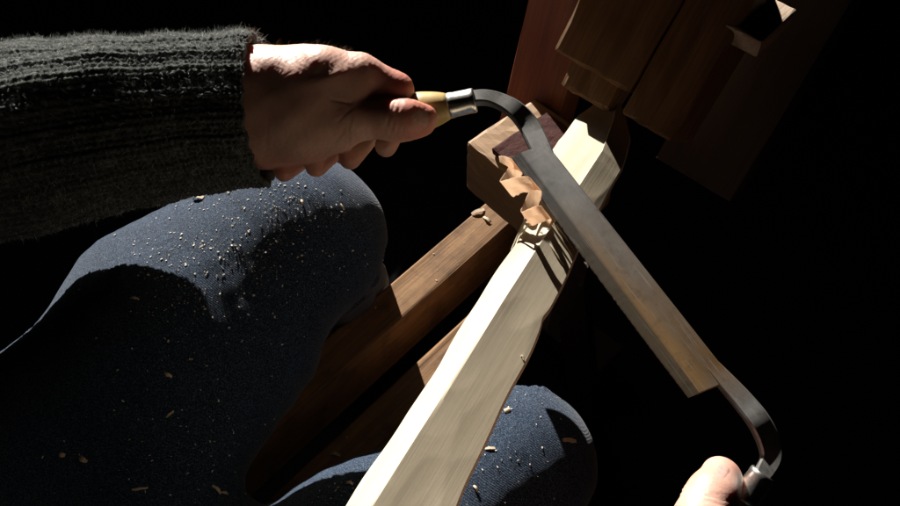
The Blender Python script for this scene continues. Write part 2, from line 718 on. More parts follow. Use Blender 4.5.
# ------------------------------------------------------------------ work piece
WH = .445
WZ = CAM[2] - WH


def wd(y):
    return WH / (math.sin(PITCH) + (y - 253) / F_PX * math.cos(PITCH))


#          ridge px      left  right  left slope  right slope (drop per metre outwards)
stations = [((275, 660), 28, 95, .70, .36), ((338, 560), 26, 86, .70, .36), ((372, 506), 24, 77, .70, .36),
            ((438, 402), 21, 60, .66, .38), ((500, 302), 20, 47, .55, .40), ((536, 246), 19, 40, .28, .42),
            ((570, 197), 30, 30, .20, .50), ((602, 148), 40, 25, .20, .60), ((613, 118), 30, 23, .25, .7),
            ((618, 99), 19, 10, .5, .9)]
ridge3 = [W(p[0], p[1], wd(p[1])) for p, *_ in stations]
wa = unit(ridge3[5] - ridge3[2])
we1 = unit(np.cross(wa, z_))
we2 = np.cross(we1, wa)
w_org = ridge3[2]


def interp_station(u):
    us = [np.dot(q - w_org, wa) for q in ridge3]
    f = lambda vals: float(np.interp(u, us, vals))
    c1 = f([np.dot(q - w_org, we1) for q in ridge3])
    dep = f([wd(p[1]) for p, *_ in stations])
    wl = f([s[1] for s in stations]) * dep / F_PX / .84
    wr = f([s[2] for s in stations]) * dep / F_PX / 1.05
    return c1, wl, wr, f([s[3] for s in stations]), f([s[4] for s in stations]), us[0], us[-1]


def planes(n, seed, ul, vl, q, s, ju, jv):
    rr = random.Random(seed)
    out = []
    for i in range(n):
        cu, cv = ul[0] + (ul[1] - ul[0]) * (i + rr.random()) / n, rr.uniform(*vl)
        out.append((-2 * q * (cu - sum(ul) / 2) + rr.gauss(0, ju), -2 * s * (cv - sum(vl) / 2) + rr.gauss(0, jv), cu, cv,
                    -q * (cu - sum(ul) / 2) ** 2 - s * (cv - sum(vl) / 2) ** 2))
    return out


def env(pl, u, v):
    h = [c + a * (u - cu) + b * (v - cv) for a, b, cu, cv, c in pl]
    k = .00003
    m = min(h)
    return m - k * math.log(sum(math.exp(-(x - m) / k) for x in h if x - m < .004))


_, _, _, _, _, U0, U1 = interp_station(0)
def scoops(n, seed, ul, vl, dep):
    rr = random.Random(seed)
    return [(ul[0] + (ul[1] - ul[0]) * (i + rr.random()) / n, rr.uniform(*vl), rr.uniform(.022, .055), rr.uniform(.009, .022), rr.uniform(*dep), rr.uniform(-.35, .35)) for i in range(n)]


def scoop(sc, u, v):
    d = 0.0
    for cu, cv, lu, lv, dp, sk in sc:
        a = (u - cu - sk * (v - cv)) / lu
        b = (v - cv) / lv
        q = 1 - a * a - b * b
        if q > 0:
            d = max(d, dp * q)
    return d


scR = scoops(40, 21, (U0, U1), (-.004, .050), (.0003, .0006))
scL = scoops(24, 22, (U0, U1), (-.002, .028), (.0004, .0011))
plR = planes(24, 5, (U0, U1), (0, .05), .07, .55, .010, .024)
plL = planes(14, 8, (U0, U1), (0, .03), .06, 1.0, .016, .06)
secs = []
NU, NR, NL = 300, 26, 14
for i in range(NU):
    u = U0 + (U1 - U0) * i / (NU - 1)
    c1, wl, wr, sl, sr, _, _ = interp_station(u)
    wl *= 1 + .035 * math.sin(u * 47 + 1) + .03 * math.sin(u * 113)
    wr *= 1 + .018 * math.sin(u * 39 + 2) + .015 * math.sin(u * 97 + 1) - .05 * math.exp(-((u - .165) / .006) ** 2)
    sec = []
    for j in range(NL, 0, -1):
        x = wl * j / NL
        sec.append((u, c1 - x, -sl * x + .9 * env(plL, u, x) + .0015 - scoop(scL, u, x)))
    for j in range(NR + 1):
        x = wr * j / NR
        y = -sr * x * .85 + env(plR, u, x) + .001 - scoop(scR, u, x)
        if j == 0:
            y = min(y, .9 * env(plL, u, 0) + .0015 - scoop(scL, u, 0))
        sec.append((u, c1 + x, y))
    rx, ry = sec[-1][1], sec[-1][2]
    lx, ly = sec[0][1], sec[0][2]
    tp = min(1, (U1 - u) / .05 + .25)
    bt = -.036 * tp - .008
    sec += [(u, rx + .001, ry - .004), (u, rx - .006, bt), (u, lx + .006, bt), (u, lx - .0015, ly - .006)]
    secs.append(sec)
v, f = loft(secs)
workpiece = mesh_obj('workpiece', v, f, M['green_wood'], None, frame(wa, we1, we2, w_org))
tag(workpiece, 'pale freshly carved wooden billet clamped under the drawknife blade', 'wood billet')
autosmooth(workpiece, 14)
BV_WORK = BVHTree.FromPolygons([WORLD['workpiece'] @ Vector(p) for p in v], f)


def cast(bv, px, py):
    dr = unit(c_right * ((px - 450) / F_PX) + c_up * ((253 - py) / F_PX) + c_fwd)
    loc, nor, _, _ = bv.ray_cast(V(CAM), V(dr))
    if loc is None:
        return None
    if nor.dot(V(dr)) > 0:
        nor = -nor
    return loc, nor


# ------------------------------------------------------------------ drawknife
E0, E1 = W(512, 158, .592), W(688, 398, .50)
ku = unit(E1 - E0)
kw0 = unit(np.cross(z_, ku))
if kw0 @ c_right < 0:
    kw0 = -kw0
TL = math.radians(10)
kw = unit(math.cos(TL) * kw0 + math.sin(TL) * z_)
kw = unit(kw - (kw @ ku) * ku)
kn = np.cross(ku, kw)
if kn[2] < 0:
    kn = -kn
knife = thing('drawknife', E0, 'drawknife with tarnished steel blade, nickel ferrules and boxwood handles', 'drawknife')
KM = frame(ku, kw, kn, E0)
KMi = KM.inverted()


def kpt(px, py, lift=0.0):
    return np.array(KMi @ V(on_plane(px, py, E0, kn) + kn * lift))


NB = 140
secs, bsecs = [], []
rr = random.Random(4)
for i in range(NB + 1):
    t = i / NB
    ed = kpt(512 + 176 * t, 158 + 240 * t)
    bk = kpt(547 + 184 * t, 147 + 234 * t)
    bow = .0012 * math.sin(math.pi * t)
    nick = rr.random() ** 8 * .0002 + .0001 * rr.random()
    d = unit(bk - ed)
    wv = np.linalg.norm(bk - ed)
    ed2 = ed + d * (nick - bow)
    p = lambda k, z: tuple(ed + d * (wv * k) + np.array([0, 0, z]))
    edge = tuple(ed2)
    secs.append([edge, p(.25, .0032), p(.29, .0036), p(.62, .0041), p(.96, .0046), p(1, .0040), p(1, -.0008), p(.5, -.0006), tuple(ed2 - np.array([0, 0, .0002]))])
v, f = loft(secs)
blade = mesh_obj('blade', v, f, M['steel'], knife, KM)
autosmooth(blade, 25)
# ground bevel strip, a hair proud of the blade
secs = []
for i in range(NB + 1):
    a, b = np.array(v[i * 9]), np.array(v[i * 9 + 1])
    up = np.array([0, 0, .00025])
    secs.append([tuple(a + (b - a) * .04 + up), tuple(a + (b - a) * .5 + up * 1.3), tuple(a + (b - a) * .93 + up), tuple(a + (b - a) * .93 - up), tuple(a + (b - a) * .04)])
v2, f2 = loft(secs)
bev = mesh_obj('bevel', v2, f2, M['bevel'], None, None)
bev.parent = blade
autosmooth(bev, 25)


def tang(path, ht, sink):
    """path: (px, py, half width px, depth or None = in the blade plane)"""
    ctr, hw = [], []
    for px, py, w, d in path:
        P = on_plane(px, py, E0, kn) + kn * sink
        if d:
            P = W(px, py, d)
        ctr.append(P)
        hw.append([w * proj(P)[2] / F_PX])
    C = catmull(ctr, 40)
    Hh = catmull(hw, 40)
    secs = []
    for i in range(40):
        tg = unit(C[min(i + 1, 39)] - C[max(i - 1, 0)])
        sd = unit(np.cross(kn, tg))
        up = np.cross(tg, sd)
        w = Hh[i][0]
        hh = ht[0] + (ht[1] - ht[0]) * i / 39
        cb = .0012
        prof = [(-w, -hh + cb), (-w, hh - cb), (-w + cb, hh), (w - cb, hh), (w, hh - cb), (w, -hh + cb), (w - cb, -hh), (-w + cb, -hh)]
        secs.append([tuple(np.array(KMi @ V(C[i] + sd * a + up * b))) for a, b in prof])
    v, f = loft(secs)
    o = mesh_obj('tang', v, f, M['steel'], knife, KM)
    autosmooth(o, 40)


tang([(551, 172, 9, None), (540, 148, 10.5, None), (528, 125, 10.5, None), (514, 109, 9.3, .605), (498, 100.5, 8, .609), (483, 97.5, 7.5, .610), (466, 99.5, 7, .610)], (.0022, .0042), .0011)
tang([(712, 368, 8, None), (726, 384, 9.5, None), (742, 402, 10.5, None), (757, 421, 11, None), (768, 440, 11, .486), (771, 457, 10, .484), (765, 471, 9, .482), (756, 483, 7, .481)], (.0024, .0050), .0021)


def handle(p0, p1, fr, label=None):
    ax = unit(p1 - p0)
    lathe('ferrule', [(0, fr * .45), (0, fr * .93), (.0008, fr), (.0035, fr), (.0042, fr * .985), (.0165, fr * 1.02), (.0175, fr * 1.05), (.020, fr * 1.05), (.021, fr * .98), (.021, fr * .5)], p0, ax, M['nickel'], knife)
    prof = []
    L = .118
    for i in range(44):
        t = i / 43
        r = np.interp(t, [0, .05, .18, .35, .6, .8, .92, .98, 1], [fr * 1.03, fr * 1.3, fr * 1.68, fr * 1.62, fr * 1.3, fr * 1.22, fr * 1.5, fr * 1.2, fr * .5])
        prof.append((.0205 + L * t, float(r)))
    for _ in range(2):
        prof = [prof[0]] + [(prof[i][0], (prof[i - 1][1] + 2 * prof[i][1] + prof[i + 1][1]) / 4) for i in range(1, len(prof) - 1)] + [prof[-1]]
    lathe('handle', prof, p0, ax, M['box'], knife)


HP0, HP1 = W(475, 100, .611), W(300, 139, .632)
handle(HP0, HP1, .0094)
RP0, RP1 = W(764, 473, .482), W(706, 550, .488)
handle(RP0, RP1, .0080)

# ------------------------------------------------------------------ person
HD = .60
HS = 1.06


def H(px, py, dd):
    return W(px, py, HD + dd)


def chain(pts, rad):
    return [(pts[i], pts[i + 1], rad[i], rad[i + 1]) for i in range(len(pts) - 1)]


def grow(g, s):
    return [(a, b, ra * s, rb * s) for a, b, ra, rb in g]


def left_hand():
    palm = []
    palm += [(H(200, 96, .028), H(262, 92, .020), .031, .031), (H(200, 125, .036), H(262, 126, .034), .030, .028)]
    palm += chain([H(258, 84, .012), H(320, 75, .002), H(360, 76, .002)], [.022, .0170, .0145])
    palm += chain([H(258, 86, .032), H(310, 74, .028), H(346, 73, .032)], [.022, .016, .0130])
    palm += chain([H(258, 95, .042), H(300, 80, .050), H(326, 78, .058)], [.021, .015, .012])
    palm += chain([H(258, 110, .045), H(286, 98, .060), H(303, 96, .070)], [.021, .015, .011])
    # first dorsal interosseous: fills the web between index finger and thumb
    palm += chain([H(285, 92, .008), H(325, 90, .004), H(352, 88, .006)], [.020, .0175, .0150])
    # thenar mass and first metacarpal
    palm += chain([H(262, 118, .020), H(300, 118, .010), H(342, 121, .003)], [.026, .0215, .0150])
    palm += chain([H(270, 134, .028), H(305, 132, .020), H(338, 130, .010)], [.021, .0175, .013])
    palm += chain([H(300, 102, .010), H(340, 100, .008)], [.019, .015])
    palm += chain([H(262, 142, .047), H(290, 145, .052)], [.016, .013])
    thumb = chain([H(335, 120, .004), H(352, 120, .001), H(391, 119, .000), H(408, 118.5, .000), H(424, 117.5, .003)], [.0150, .0142, .0128, .0122, .0094])
    thumb += chain([H(398, 127, .003), H(421, 124, .005)], [.0095, .0080])
    f1 = chain([H(360, 74, .004), H(396, 90, .010), H(402, 112, .036), H(386, 146, .024)], [.0150, .0118, .0092, .0082])
    f1 += chain([H(352, 88, .008), H(388, 95, .012)], [.0150, .0110])
    f2 = chain([H(346, 70, .032), H(378, 92, .050), H(374, 128, .058), H(350, 158, .024)], [.0132, .0105, .0092, .0085])
    f3 = chain([H(326, 78, .058), H(354, 100, .070), H(344, 140, .068), H(316, 166, .028)], [.0118, .010, .009, .0082])
    f4 = chain([H(303, 96, .070), H(326, 115, .080), H(314, 150, .070), H(284, 172, .034)], [.0105, .009, .008, .0074])
    palm += chain([H(295, 84, .022), H(345, 82, .024)], [.018, .015])
    palm, thumb, f1, f2, f3, f4 = [grow(g, HS) for g in (palm, thumb, f1, f2, f3, f4)]
    f, lo, h = sdf_grid([(.017, palm), (.008, thumb), (.006, f1), (.006, f2), (.006, f3), (.006, f4)], .0012, kg=.0035)
    v, q = surface_nets(f, lo, h)
    v = laplace(v, q, 3)
    n, q = outward(v, q, f, lo, h)
    px, py, dp = proj(v)
    near = dp < HD + .016
    d = np.zeros(len(v))
    fc = near & (n @ -c_fwd > .1)
    # creases over the thumb joint, tendon bulge at the base of the index finger, nail bed
    for cx, am, w in ((384, .0005, 1.1), (388.5, .0008, 1.2), (393, .0006, 1.1), (397.5, .0007, 1.2), (402, .0004, 1.1), (349, .0004, 1.6)):
        bend = cx + .0016 * (py - 120) ** 2 + RNG.normal(0, .0) + 1.2 * np.sin(py * .35 + cx)
        d -= fc * am * np.exp(-((px - bend) / w) ** 2) * np.exp(-((py - 119) / 16) ** 4)
    d -= fc * .0009 * np.exp(-(((px - 420) / 10) ** 4 + ((py - 118) / 11) ** 4))
    tend = np.abs((px - 330) * .25 + (py - 78) * .97)
    d += (dp < HD + .02) * .0016 * np.exp(-(tend / 7) ** 2) * np.exp(-((px - 325) / 26) ** 2)
    lump = np.sin(px * .13 + 1) * np.sin(py * .16 + 2) * .0006
    d += fc * lump * (px < 350)
    d += .00016 * np.sin(px * .9 + 2.2 * np.sin(py * .33)) * np.sin(py * .75 + 1.7 * np.sin(px * .27)) + .00010 * np.sin(px * 1.7 + py * .6) * np.sin(py * 1.3 - px * .4)
    for (x0, y0), (x1, y1), am in (((350, 103), (330, 99), .0007), ((352, 108), (338, 122), .0005), ((300, 150), (335, 147), .0004), ((345, 128), (336, 142), .0004), ((268, 118), (266, 150), .0004)):
        L2 = (x1 - x0) ** 2 + (y1 - y0) ** 2
        tt = np.clip(((px - x0) * (x1 - x0) + (py - y0) * (y1 - y0)) / L2, 0, 1)
        d -= fc * am * np.exp(-(np.hypot(px - x0 - tt * (x1 - x0), py - y0 - tt * (y1 - y0)) / 1.5) ** 2)
    v = v + n * d[:, None]
    red = np.clip((px - 385) / 25, 0, 1) * 1.0 + np.clip((py - 150) / 12, 0, 1) * .6
    red += .5 * np.exp(-(((px - 385) / 25) ** 2 + ((py - 80) / 18) ** 2))
    return v, q, np.clip(red, 0, 1)


RD = .475


def G(px, py, dd):
    return W(px, py, RD + dd)


def right_hand():
    palm = chain([G(645, 650, -.02), G(664, 594, -.028), G(686, 552, -.030)], [.026, .022, .0150])
    palm += chain([G(690, 650, .03), G(720, 600, .03), G(742, 565, .030)], [.026, .019, .014])
    palm += chain([G(690, 660, .045), G(715, 612, .048), G(732, 580, .052)], [.024, .017, .013])
    palm += chain([G(685, 665, .055), G(700, 622, .064), G(716, 596, .070)], [.022, .016, .012])
    palm += chain([G(680, 668, .062), G(685, 632, .076), G(698, 610, .084)], [.021, .015, .011])
    palm += chain([G(680, 610, .015), G(705, 570, .012)], [.020, .014])
    palm += chain([G(680, 760, .06), G(676, 670, .04)], [.029, .029])
    palm += chain([G(690, 760, .06), G(690, 670, .04)], [.029, .029])
    thumb = chain([G(686, 552, -.030), G(701, 520, -.020), G(711, 496, -.009), G(719, 474, .007)], [.0150, .0140, .0130, .0104])
    thumb += chain([G(721, 500, -.003), G(727, 480, .009)], [.0100, .0086])
    f1 = chain([G(742, 565, .030), G(760, 540, .024), G(755, 530, .048), G(732, 530, .042)], [.0135, .0108, .0092, .0080])
    f2 = chain([G(732, 580, .052), G(760, 540, .044), G(752, 530, .068), G(722, 542, .052)], [.0125, .0105, .0092, .0080])
    f3 = chain([G(716, 596, .070), G(744, 562, .062), G(734, 552, .080), G(704, 562, .060)], [.0118, .010, .009, .0078])
    f4 = chain([G(698, 610, .084), G(722, 584, .078), G(712, 576, .090), G(688, 584, .068)], [.0105, .009, .008, .0070])
    f, lo, h = sdf_grid([(.014, palm), (.008, thumb), (.006, f1), (.006, f2), (.006, f3), (.006, f4)], .0013, kg=.0035)
    v, q = surface_nets(f, lo, h)
    v = laplace(v, q, 3)
    n, q = outward(v, q, f, lo, h)
    px, py, dp = proj(v)
    fc = (dp < RD + .012) & (n @ -c_fwd > .1)
    d = np.zeros(len(v))
    for cy, am in ((497, .0007), (502, .0005), (493, .0004)):
        d -= fc * am * np.exp(-((py - cy - (px - 712) * .25) / 1.3) ** 2)
    v = v + n * d[:, None]
    red = np.clip(1 - (py - 455) / 45, 0, 1) * .25
    return v, q, red


def tube(path, rad, seg=20):
    secs = []
    for i, p in enumerate(path):
        tg = unit(np.asarray(path[min(i + 1, len(path) - 1)]) - np.asarray(path[max(i - 1, 0)]))
        x = unit(np.cross(tg, [.2, .1, 1]))
        y = np.cross(tg, x)
        secs.append([np.asarray(p) + rad[i] * (x * math.cos(2 * math.pi * k / seg) + y * math.sin(2 * math.pi * k / seg)) for k in range(seg)])
    return loft(secs)


def join(parts):
    V_, F_, off = [], [], 0
    for v, f in parts:
        V_ += [tuple(map(float, p)) for p in v]
        F_ += [tuple(int(a) + off for a in q) for q in f]
        off += len(v)
    return V_, F_


WRIST_L, ELBOW_L, SHO_L = W(225, 112, .632), np.array([-.47, .38, .80]), np.array([-.54, .10, 1.0])
WRIST_R, ELBOW_R, SHO_R = G(684, 720, .05), np.array([.11, -.19, .80]), np.array([-.24, -.20, 1.0])
lv_, lq_, lred = left_hand()
rv_, rq_, rred = right_hand()
ta = tube([WRIST_L, W(-40, 148, .642), ELBOW_L, SHO_L], [.03, .032, .034, .05])
tb = tube([WRIST_R, ELBOW_R, SHO_R], [.03, .042, .05])
tc = tube([(-.39, .02, .60), (-.40, .0, .8), (-.39, -.03, 1.0)], [.10, .11, .11])
bv_, bf_ = join([(lv_, lq_), (rv_, rq_), ta, tb, tc])
person = mesh_obj('person', bv_, bf_, M['skin'], None, None, smooth=True)
tag(person, 'person in grey wool sweater and blue jeans pulling the drawknife with both hands', 'person')
at = person.data.attributes.new('redness', 'FLOAT', 'POINT')
redall = np.zeros(len(bv_), np.float32)
redall[:len(lred)] = lred
redall[len(lred):len(lred) + len(rred)] = rred
at.data.foreach_set('value', redall)
BV_HAND = BVHTree.FromPolygons([Vector(p) for p in bv_], bf_)


def nail(cx, cy, du, dv, ang):
    """a curved plate set on the thumb's surface"""
    ca, sa = math.cos(ang), math.sin(ang)
    nu, nv = 12, 12
    top, bot = [], []
    for i in range(nu + 1):
        for j in range(nv + 1):
            a, b = i / nu * 2 - 1, j / nv * 2 - 1
            if a < 0:
                b *= 1 - .12 * a * a
            sq = (1 - .22 * b * b) if a > 0 else (1 - .3 * b * b)
            x, y = a * du * sq, b * dv * (1 - .12 * max(a, 0) ** 2)
            hit = cast(BV_HAND, cx + x * ca - y * sa, cy + x * sa + y * ca)
            if hit is None:
                return None
            lift = .0002 if (abs(a) < .9 and abs(b) < .9) else -.0003
            top.append(hit[0] + hit[1] * lift)
            bot.append(hit[0] - hit[1] * .0008)
    # smooth the plate
    T = np.array([list(p) for p in top]).reshape(nu + 1, nv + 1, 3)
    for _ in range(3):
        T[1:-1, 1:-1] = (T[:-2, 1:-1] + T[2:, 1:-1] + T[1:-1, :-2] + T[1:-1, 2:]) / 4
    top = [tuple(p) for p in T.reshape(-1, 3)]
    n1 = nv + 1
    f = []
    N = len(top)
    for i in range(nu):
        for j in range(nv):
            f.append((i * n1 + j, i * n1 + j + 1, (i + 1) * n1 + j + 1, (i + 1) * n1 + j))
            f.append(tuple(N + k for k in f[-1][::-1]))
    rim = [j for j in range(n1)] + [i * n1 + nv for i in range(1, nu + 1)] + [nu * n1 + j for j in range(nv - 1, -1, -1)] + [i * n1 for i in range(nu - 1, 0, -1)]
    for k in range(len(rim)):
        a, b = rim[k], rim[(k + 1) % len(rim)]
        f.append((a, b, N + b, N + a))
    return mesh_obj('thumb_nail', top + [tuple(p) for p in bot], f, M['nail'], person, None, smooth=True)


nail(420, 118, 11.5, 11, math.radians(-3))
nail(722, 472, 9, 8, math.radians(-62))


# ---- fine hair on the back of the wrist
def strands(name, roots, nors, length, width, curl, m, parent, kind=True):
    V_, F_ = [], []
    rr = random.Random(len(roots))
    for p, n in zip(roots, nors):
        L = length * rr.uniform(.35, 1.3)
        d = (n + Vector([rr.gauss(0, curl) for _ in range(3)])).normalized()
        bend = Vector([rr.gauss(0, curl * .8) for _ in range(3)])
        s = d.cross(Vector((rr.gauss(0, 1), rr.gauss(0, 1), rr.gauss(0, 1)))).normalized() * width
        b = len(V_)
        pt = p - n * .0006
        for k in range(4):
            w = 1 - .28 * k
            V_ += [tuple(pt - s * w), tuple(pt + s * w)]
            pt = pt + d * (L / 3)
            d = (d + bend * .55).normalized()
        for k in range(3):
            F_.append((b + 2 * k, b + 2 * k + 1, b + 2 * k + 3, b + 2 * k + 2))
    o = mesh_obj(name, V_, F_, m, parent, None)
    if kind:
        o['kind'] = 'stuff'
    return o


lp = np.asarray(lv_)
ln_ = normals_of(lp, lq_)
hx, hy, hdp = proj(lp)
if np.mean((ln_ @ np.array([0, 0, 1.0]))[hy < 55]) < 0:
    ln_ = -ln_
cand = np.where((hx > 258) & (hx < 352) & (hy < 92) & (ln_ @ c_up > .25))[0]
pick = RNG.choice(cand, min(260, len(cand)), replace=False)
strands('wrist_hair', [Vector(lp[i]) for i in pick], [(Vector(ln_[i]) + Vector((.7, .1, .1))).normalized() for i in pick], .006, .00005, .22, M['hair'], person)


# ---- sweater: knitted sleeve with raised ribs
def sleeve(path, rad, nl, nc, rib=.0052, st=.0040, seed=0, flat=1.0, wrinkle=.0016):
    pts = catmull(path, nl)
    rads = [float(r[0]) for r in catmull([[r] for r in rad], nl)]
    rr = np.random.default_rng(seed)
    ph = rr.uniform(0, 6, 12)
    L = 0
    secs = []
    ncol = int(round(2 * math.pi * np.mean(rads) / rib / 4)) * 4
    for i in range(nl):
        if i:
            L += np.linalg.norm(pts[i] - pts[i - 1])
        tg = unit(pts[min(i + 1, nl - 1)] - pts[max(i - 1, 0)])
        y = unit(c_fwd - (c_fwd @ tg) * tg)
        x = np.cross(tg, y)
        th = 2 * np.pi * np.arange(nc) / nc
        c = th / (2 * np.pi) * ncol
        xf = (c % 1) - .5
        colp = np.cos(np.pi * xf) ** .7
        grp = ((c.astype(int) // 2) % 2) * 1.0
        ll = L / st + (np.sin(c * 12.9) * .05)
        stitch = .5 + .5 * np.cos(2 * np.pi * (ll + .7 * np.abs(xf)))
        d = .0009 * colp + .0010 * stitch * colp + .0012 * grp
        d = d + wrinkle * (np.sin(L * 60 + 2 * th + ph[0]) * np.sin(3 * th + ph[1]) + .6 * np.sin(L * 120 + ph[2] - 3 * th) + .8 * np.sin(5 * th + ph[3] + L * 25))
        d = d + .0006 * np.sin(L * 900 + ph[4] + 7 * np.sin(th * 9)) * np.sin(th * 37 + L * 300)
        d = d + rr.normal(0, .00022, nc)
        edge = min(1, L / .010)
        r = rads[i] * (.985 + .015 * edge) + d
        slant = (0.010 * np.cos(th - np.pi / 2 * 0)) * max(0, 1 - L / .06)
        wob = .0012 * np.sin(th * ncol / 4) * max(0, 1 - L / .02)
        secs.append(pts[i][None, :] + r[:, None] * (np.cos(th)[:, None] * y * flat + np.sin(th)[:, None] * x) + tg[None, :] * (wob)[:, None])
    # turn the cuff inwards
    inner = []
    for kk, (sh, off) in enumerate(((.93, -.0008), (.88, .004), (.87, .03))):
        tg = unit(pts[1] - pts[0])
        ctr = pts[0] + tg * off
        inner.append(ctr + (secs[0] - pts[0]) * sh)
    allsec = inner[::-1] + secs
    return loft([[p for p in s] for s in allsec], caps=False)


SL_PATH = [W(263, 111, .632), W(200, 114, .634), W(120, 124, .636), W(40, 138, .64), W(-60, 156, .645), ELBOW_L]
SL_RAD = [[.0575], [.0600], [.0655], [.0730], [.0790], [.080]]
slv = sleeve(SL_PATH, [r[0] for r in SL_RAD], 330, 380, seed=1)
up_l = tube([W(-90, 160, .647), ELBOW_L, (ELBOW_L + SHO_L) / 2, SHO_L], [.070, .074, .078, .085], 28)
slr = sleeve([G(684, 690, .045), (G(684, 690, .045) + ELBOW_R) / 2, ELBOW_R], [.05, .062, .07], 80, 120, rib=.01, st=.008, seed=2)
up_r = tube([ELBOW_R + (WRIST_R - ELBOW_R) * .1, ELBOW_R, (ELBOW_R + SHO_R) / 2, SHO_R], [.066, .072, .078, .085], 28)
f, lo, h = sdf_grid([(.06, [((-.40, .03, .64), (-.41, .0, .85), .13, .13), ((-.41, .0, .85), (-.39, -.04, 1.0), .14, .11),
                            (SHO_L, SHO_R, .075, .075), ((-.45, .06, .66), (-.36, -.02, .66), .125, .125)])], .012)
tv, tq = surface_nets(f, lo, h)
tv = laplace(tv, tq, 2)
sv_, sf_ = join([slv, up_l, slr, up_r, (tv, tq)])
sweater = mesh_obj('sweater', sv_, sf_, M['wool'], person, None, smooth=True)
S = np.array([list(map(float, p)) for p in slv[0]])
sx, sy, sdp = proj(S)
bmn = sweater.data
nsl = len(S)
nr = np.empty(len(bmn.vertices) * 3, np.float32)
bmn.vertices.foreach_get('normal', nr)
nr = nr.reshape(-1, 3)[:nsl]
ctr_px = np.interp(sx, [-130, -60, 40, 120, 200, 263], [160, 152, 136, 124, 114, 111])
if np.mean((nr @ c_up)[(sy < ctr_px - 60)]) < 0:
    nr = -nr
cand = np.where((sx > -30) & (sx < 262) & (sdp < .665))[0]
wts = np.where(nr[cand] @ c_up > .6, 1.0, .12)  # fuzz packed denser on the upper side to brighten the sunlit band
pick = RNG.choice(cand, 14000, replace=False, p=wts / wts.sum())
strands('wool_fuzz', [Vector(S[i]) for i in pick], [Vector(nr[i].astype(float)) for i in pick], .0062, .00011, .75, M['fuzz'], sweater)

# ---- jeans
KN_L, KN_R = np.array([-.140, .472, .634]), np.array([.064, .278, .544])
HIP_L, HIP_R = np.array([-.424, .224, .556]), np.array([-.22, .05, .605])
ANK_L, ANK_R = np.array([-.140, .66, .13]), np.array([.10, .37, .13])


def jeans():
    body = [(HIP_L, (HIP_L * .45 + KN_L * .55), .098, .091), ((HIP_L * .45 + KN_L * .55), KN_L, .091, .071),
            (HIP_R, (HIP_R * .45 + KN_R * .55), .094, .084), ((HIP_R * .45 + KN_R * .55), KN_R, .084, .066),
            (KN_L, ANK_L, .069, .056), (KN_R, ANK_R, .060, .052),
            (HIP_L * .38 + KN_L * .62 + np.array([-.040, .044, -.014]), KN_L + np.array([-.030, .034, -.012]), .084, .064),
            (HIP_L, HIP_R, .09, .09), (W(166, 452, .705), W(256, 345, .745), .066, .060), (W(110, 510, .70), W(205, 590, .67), .07, .075), ((-.44, .12, .62), (-.33, .00, .62), .130, .130)]
    f, lo, h = sdf_grid([(.035, body)], .0035, pad=.02)
    v, q = surface_nets(f, lo, h)
    v = laplace(v, q, 2)
    n, q = outward(v, q, f, lo, h)
    px, py, dp = proj(v)
    d = np.zeros(len(v))

    def fold(pts, amp, w, side=None):
        nonlocal d
        best = np.full(len(v), 1e9)
        for (x0, y0), (x1, y1) in zip(pts[:-1], pts[1:]):
            L2 = (x1 - x0) ** 2 + (y1 - y0) ** 2
            t = np.clip(((px - x0) * (x1 - x0) + (py - y0) * (y1 - y0)) / L2, 0, 1)
            best = np.minimum(best, np.hypot(px - x0 - t * (x1 - x0), py - y0 - t * (y1 - y0)))
        d += amp * np.exp(-(best / w) ** 2) * (n @ -c_fwd > -.1)
    fold([(118, 276), (130, 292), (165, 345), (195, 400), (212, 440), (222, 475)], .007, 9)
    fold([(100, 300), (115, 325), (150, 380), (185, 432), (210, 480)], -.006, 12)
    fold([(150, 418), (185, 440), (215, 475), (240, 500)], .006, 8)
    fold([(120, 440), (160, 460), (200, 492)], -.004, 10)
    fold([(205, 300), (235, 345), (250, 390)], .0035, 9)
    fold([(330, 500), (400, 470), (470, 440)], .003, 12)
    fold([(480, 500), (530, 450), (545, 420)], .0015, 14)
    for pts, am, wd_ in (([(305, 198), (262, 240), (222, 296)], .0035, 15), ([(275, 190), (235, 225), (190, 262)], -.0025, 14), ([(388, 255), (345, 268), (305, 270)], .004, 8),
                         ([(375, 300), (330, 306), (290, 300)], .004, 9), ([(380, 280), (335, 288), (300, 286)], -.003, 8), ([(335, 345), (295, 350), (262, 340)], .004, 9),
                         ([(240, 300), (262, 350), (268, 400)], .004, 12), ([(300, 430), (260, 420), (225, 400)], .004, 9), ([(545, 385), (520, 420), (505, 470)], -.003, 10), ([(560, 420), (545, 460), (535, 500)], .003, 9)):
        fold(pts, am, wd_)
    w = .0005 * np.sin(v[:, 0] * 95 + 3 * np.sin(v[:, 1] * 40)) * np.sin(v[:, 1] * 70 + v[:, 2] * 60) + .0003 * np.sin(v[:, 0] * 190 + v[:, 1] * 140)
    return v + n * (d + w)[:, None], q


jv, jq = jeans()
jeans_o = mesh_obj('jeans', jv, jq, M['denim'], person, None, smooth=True)
BV_JEANS = BVHTree.FromPolygons([Vector(p) for p in jv], [tuple(map(int, q)) for q in jq])


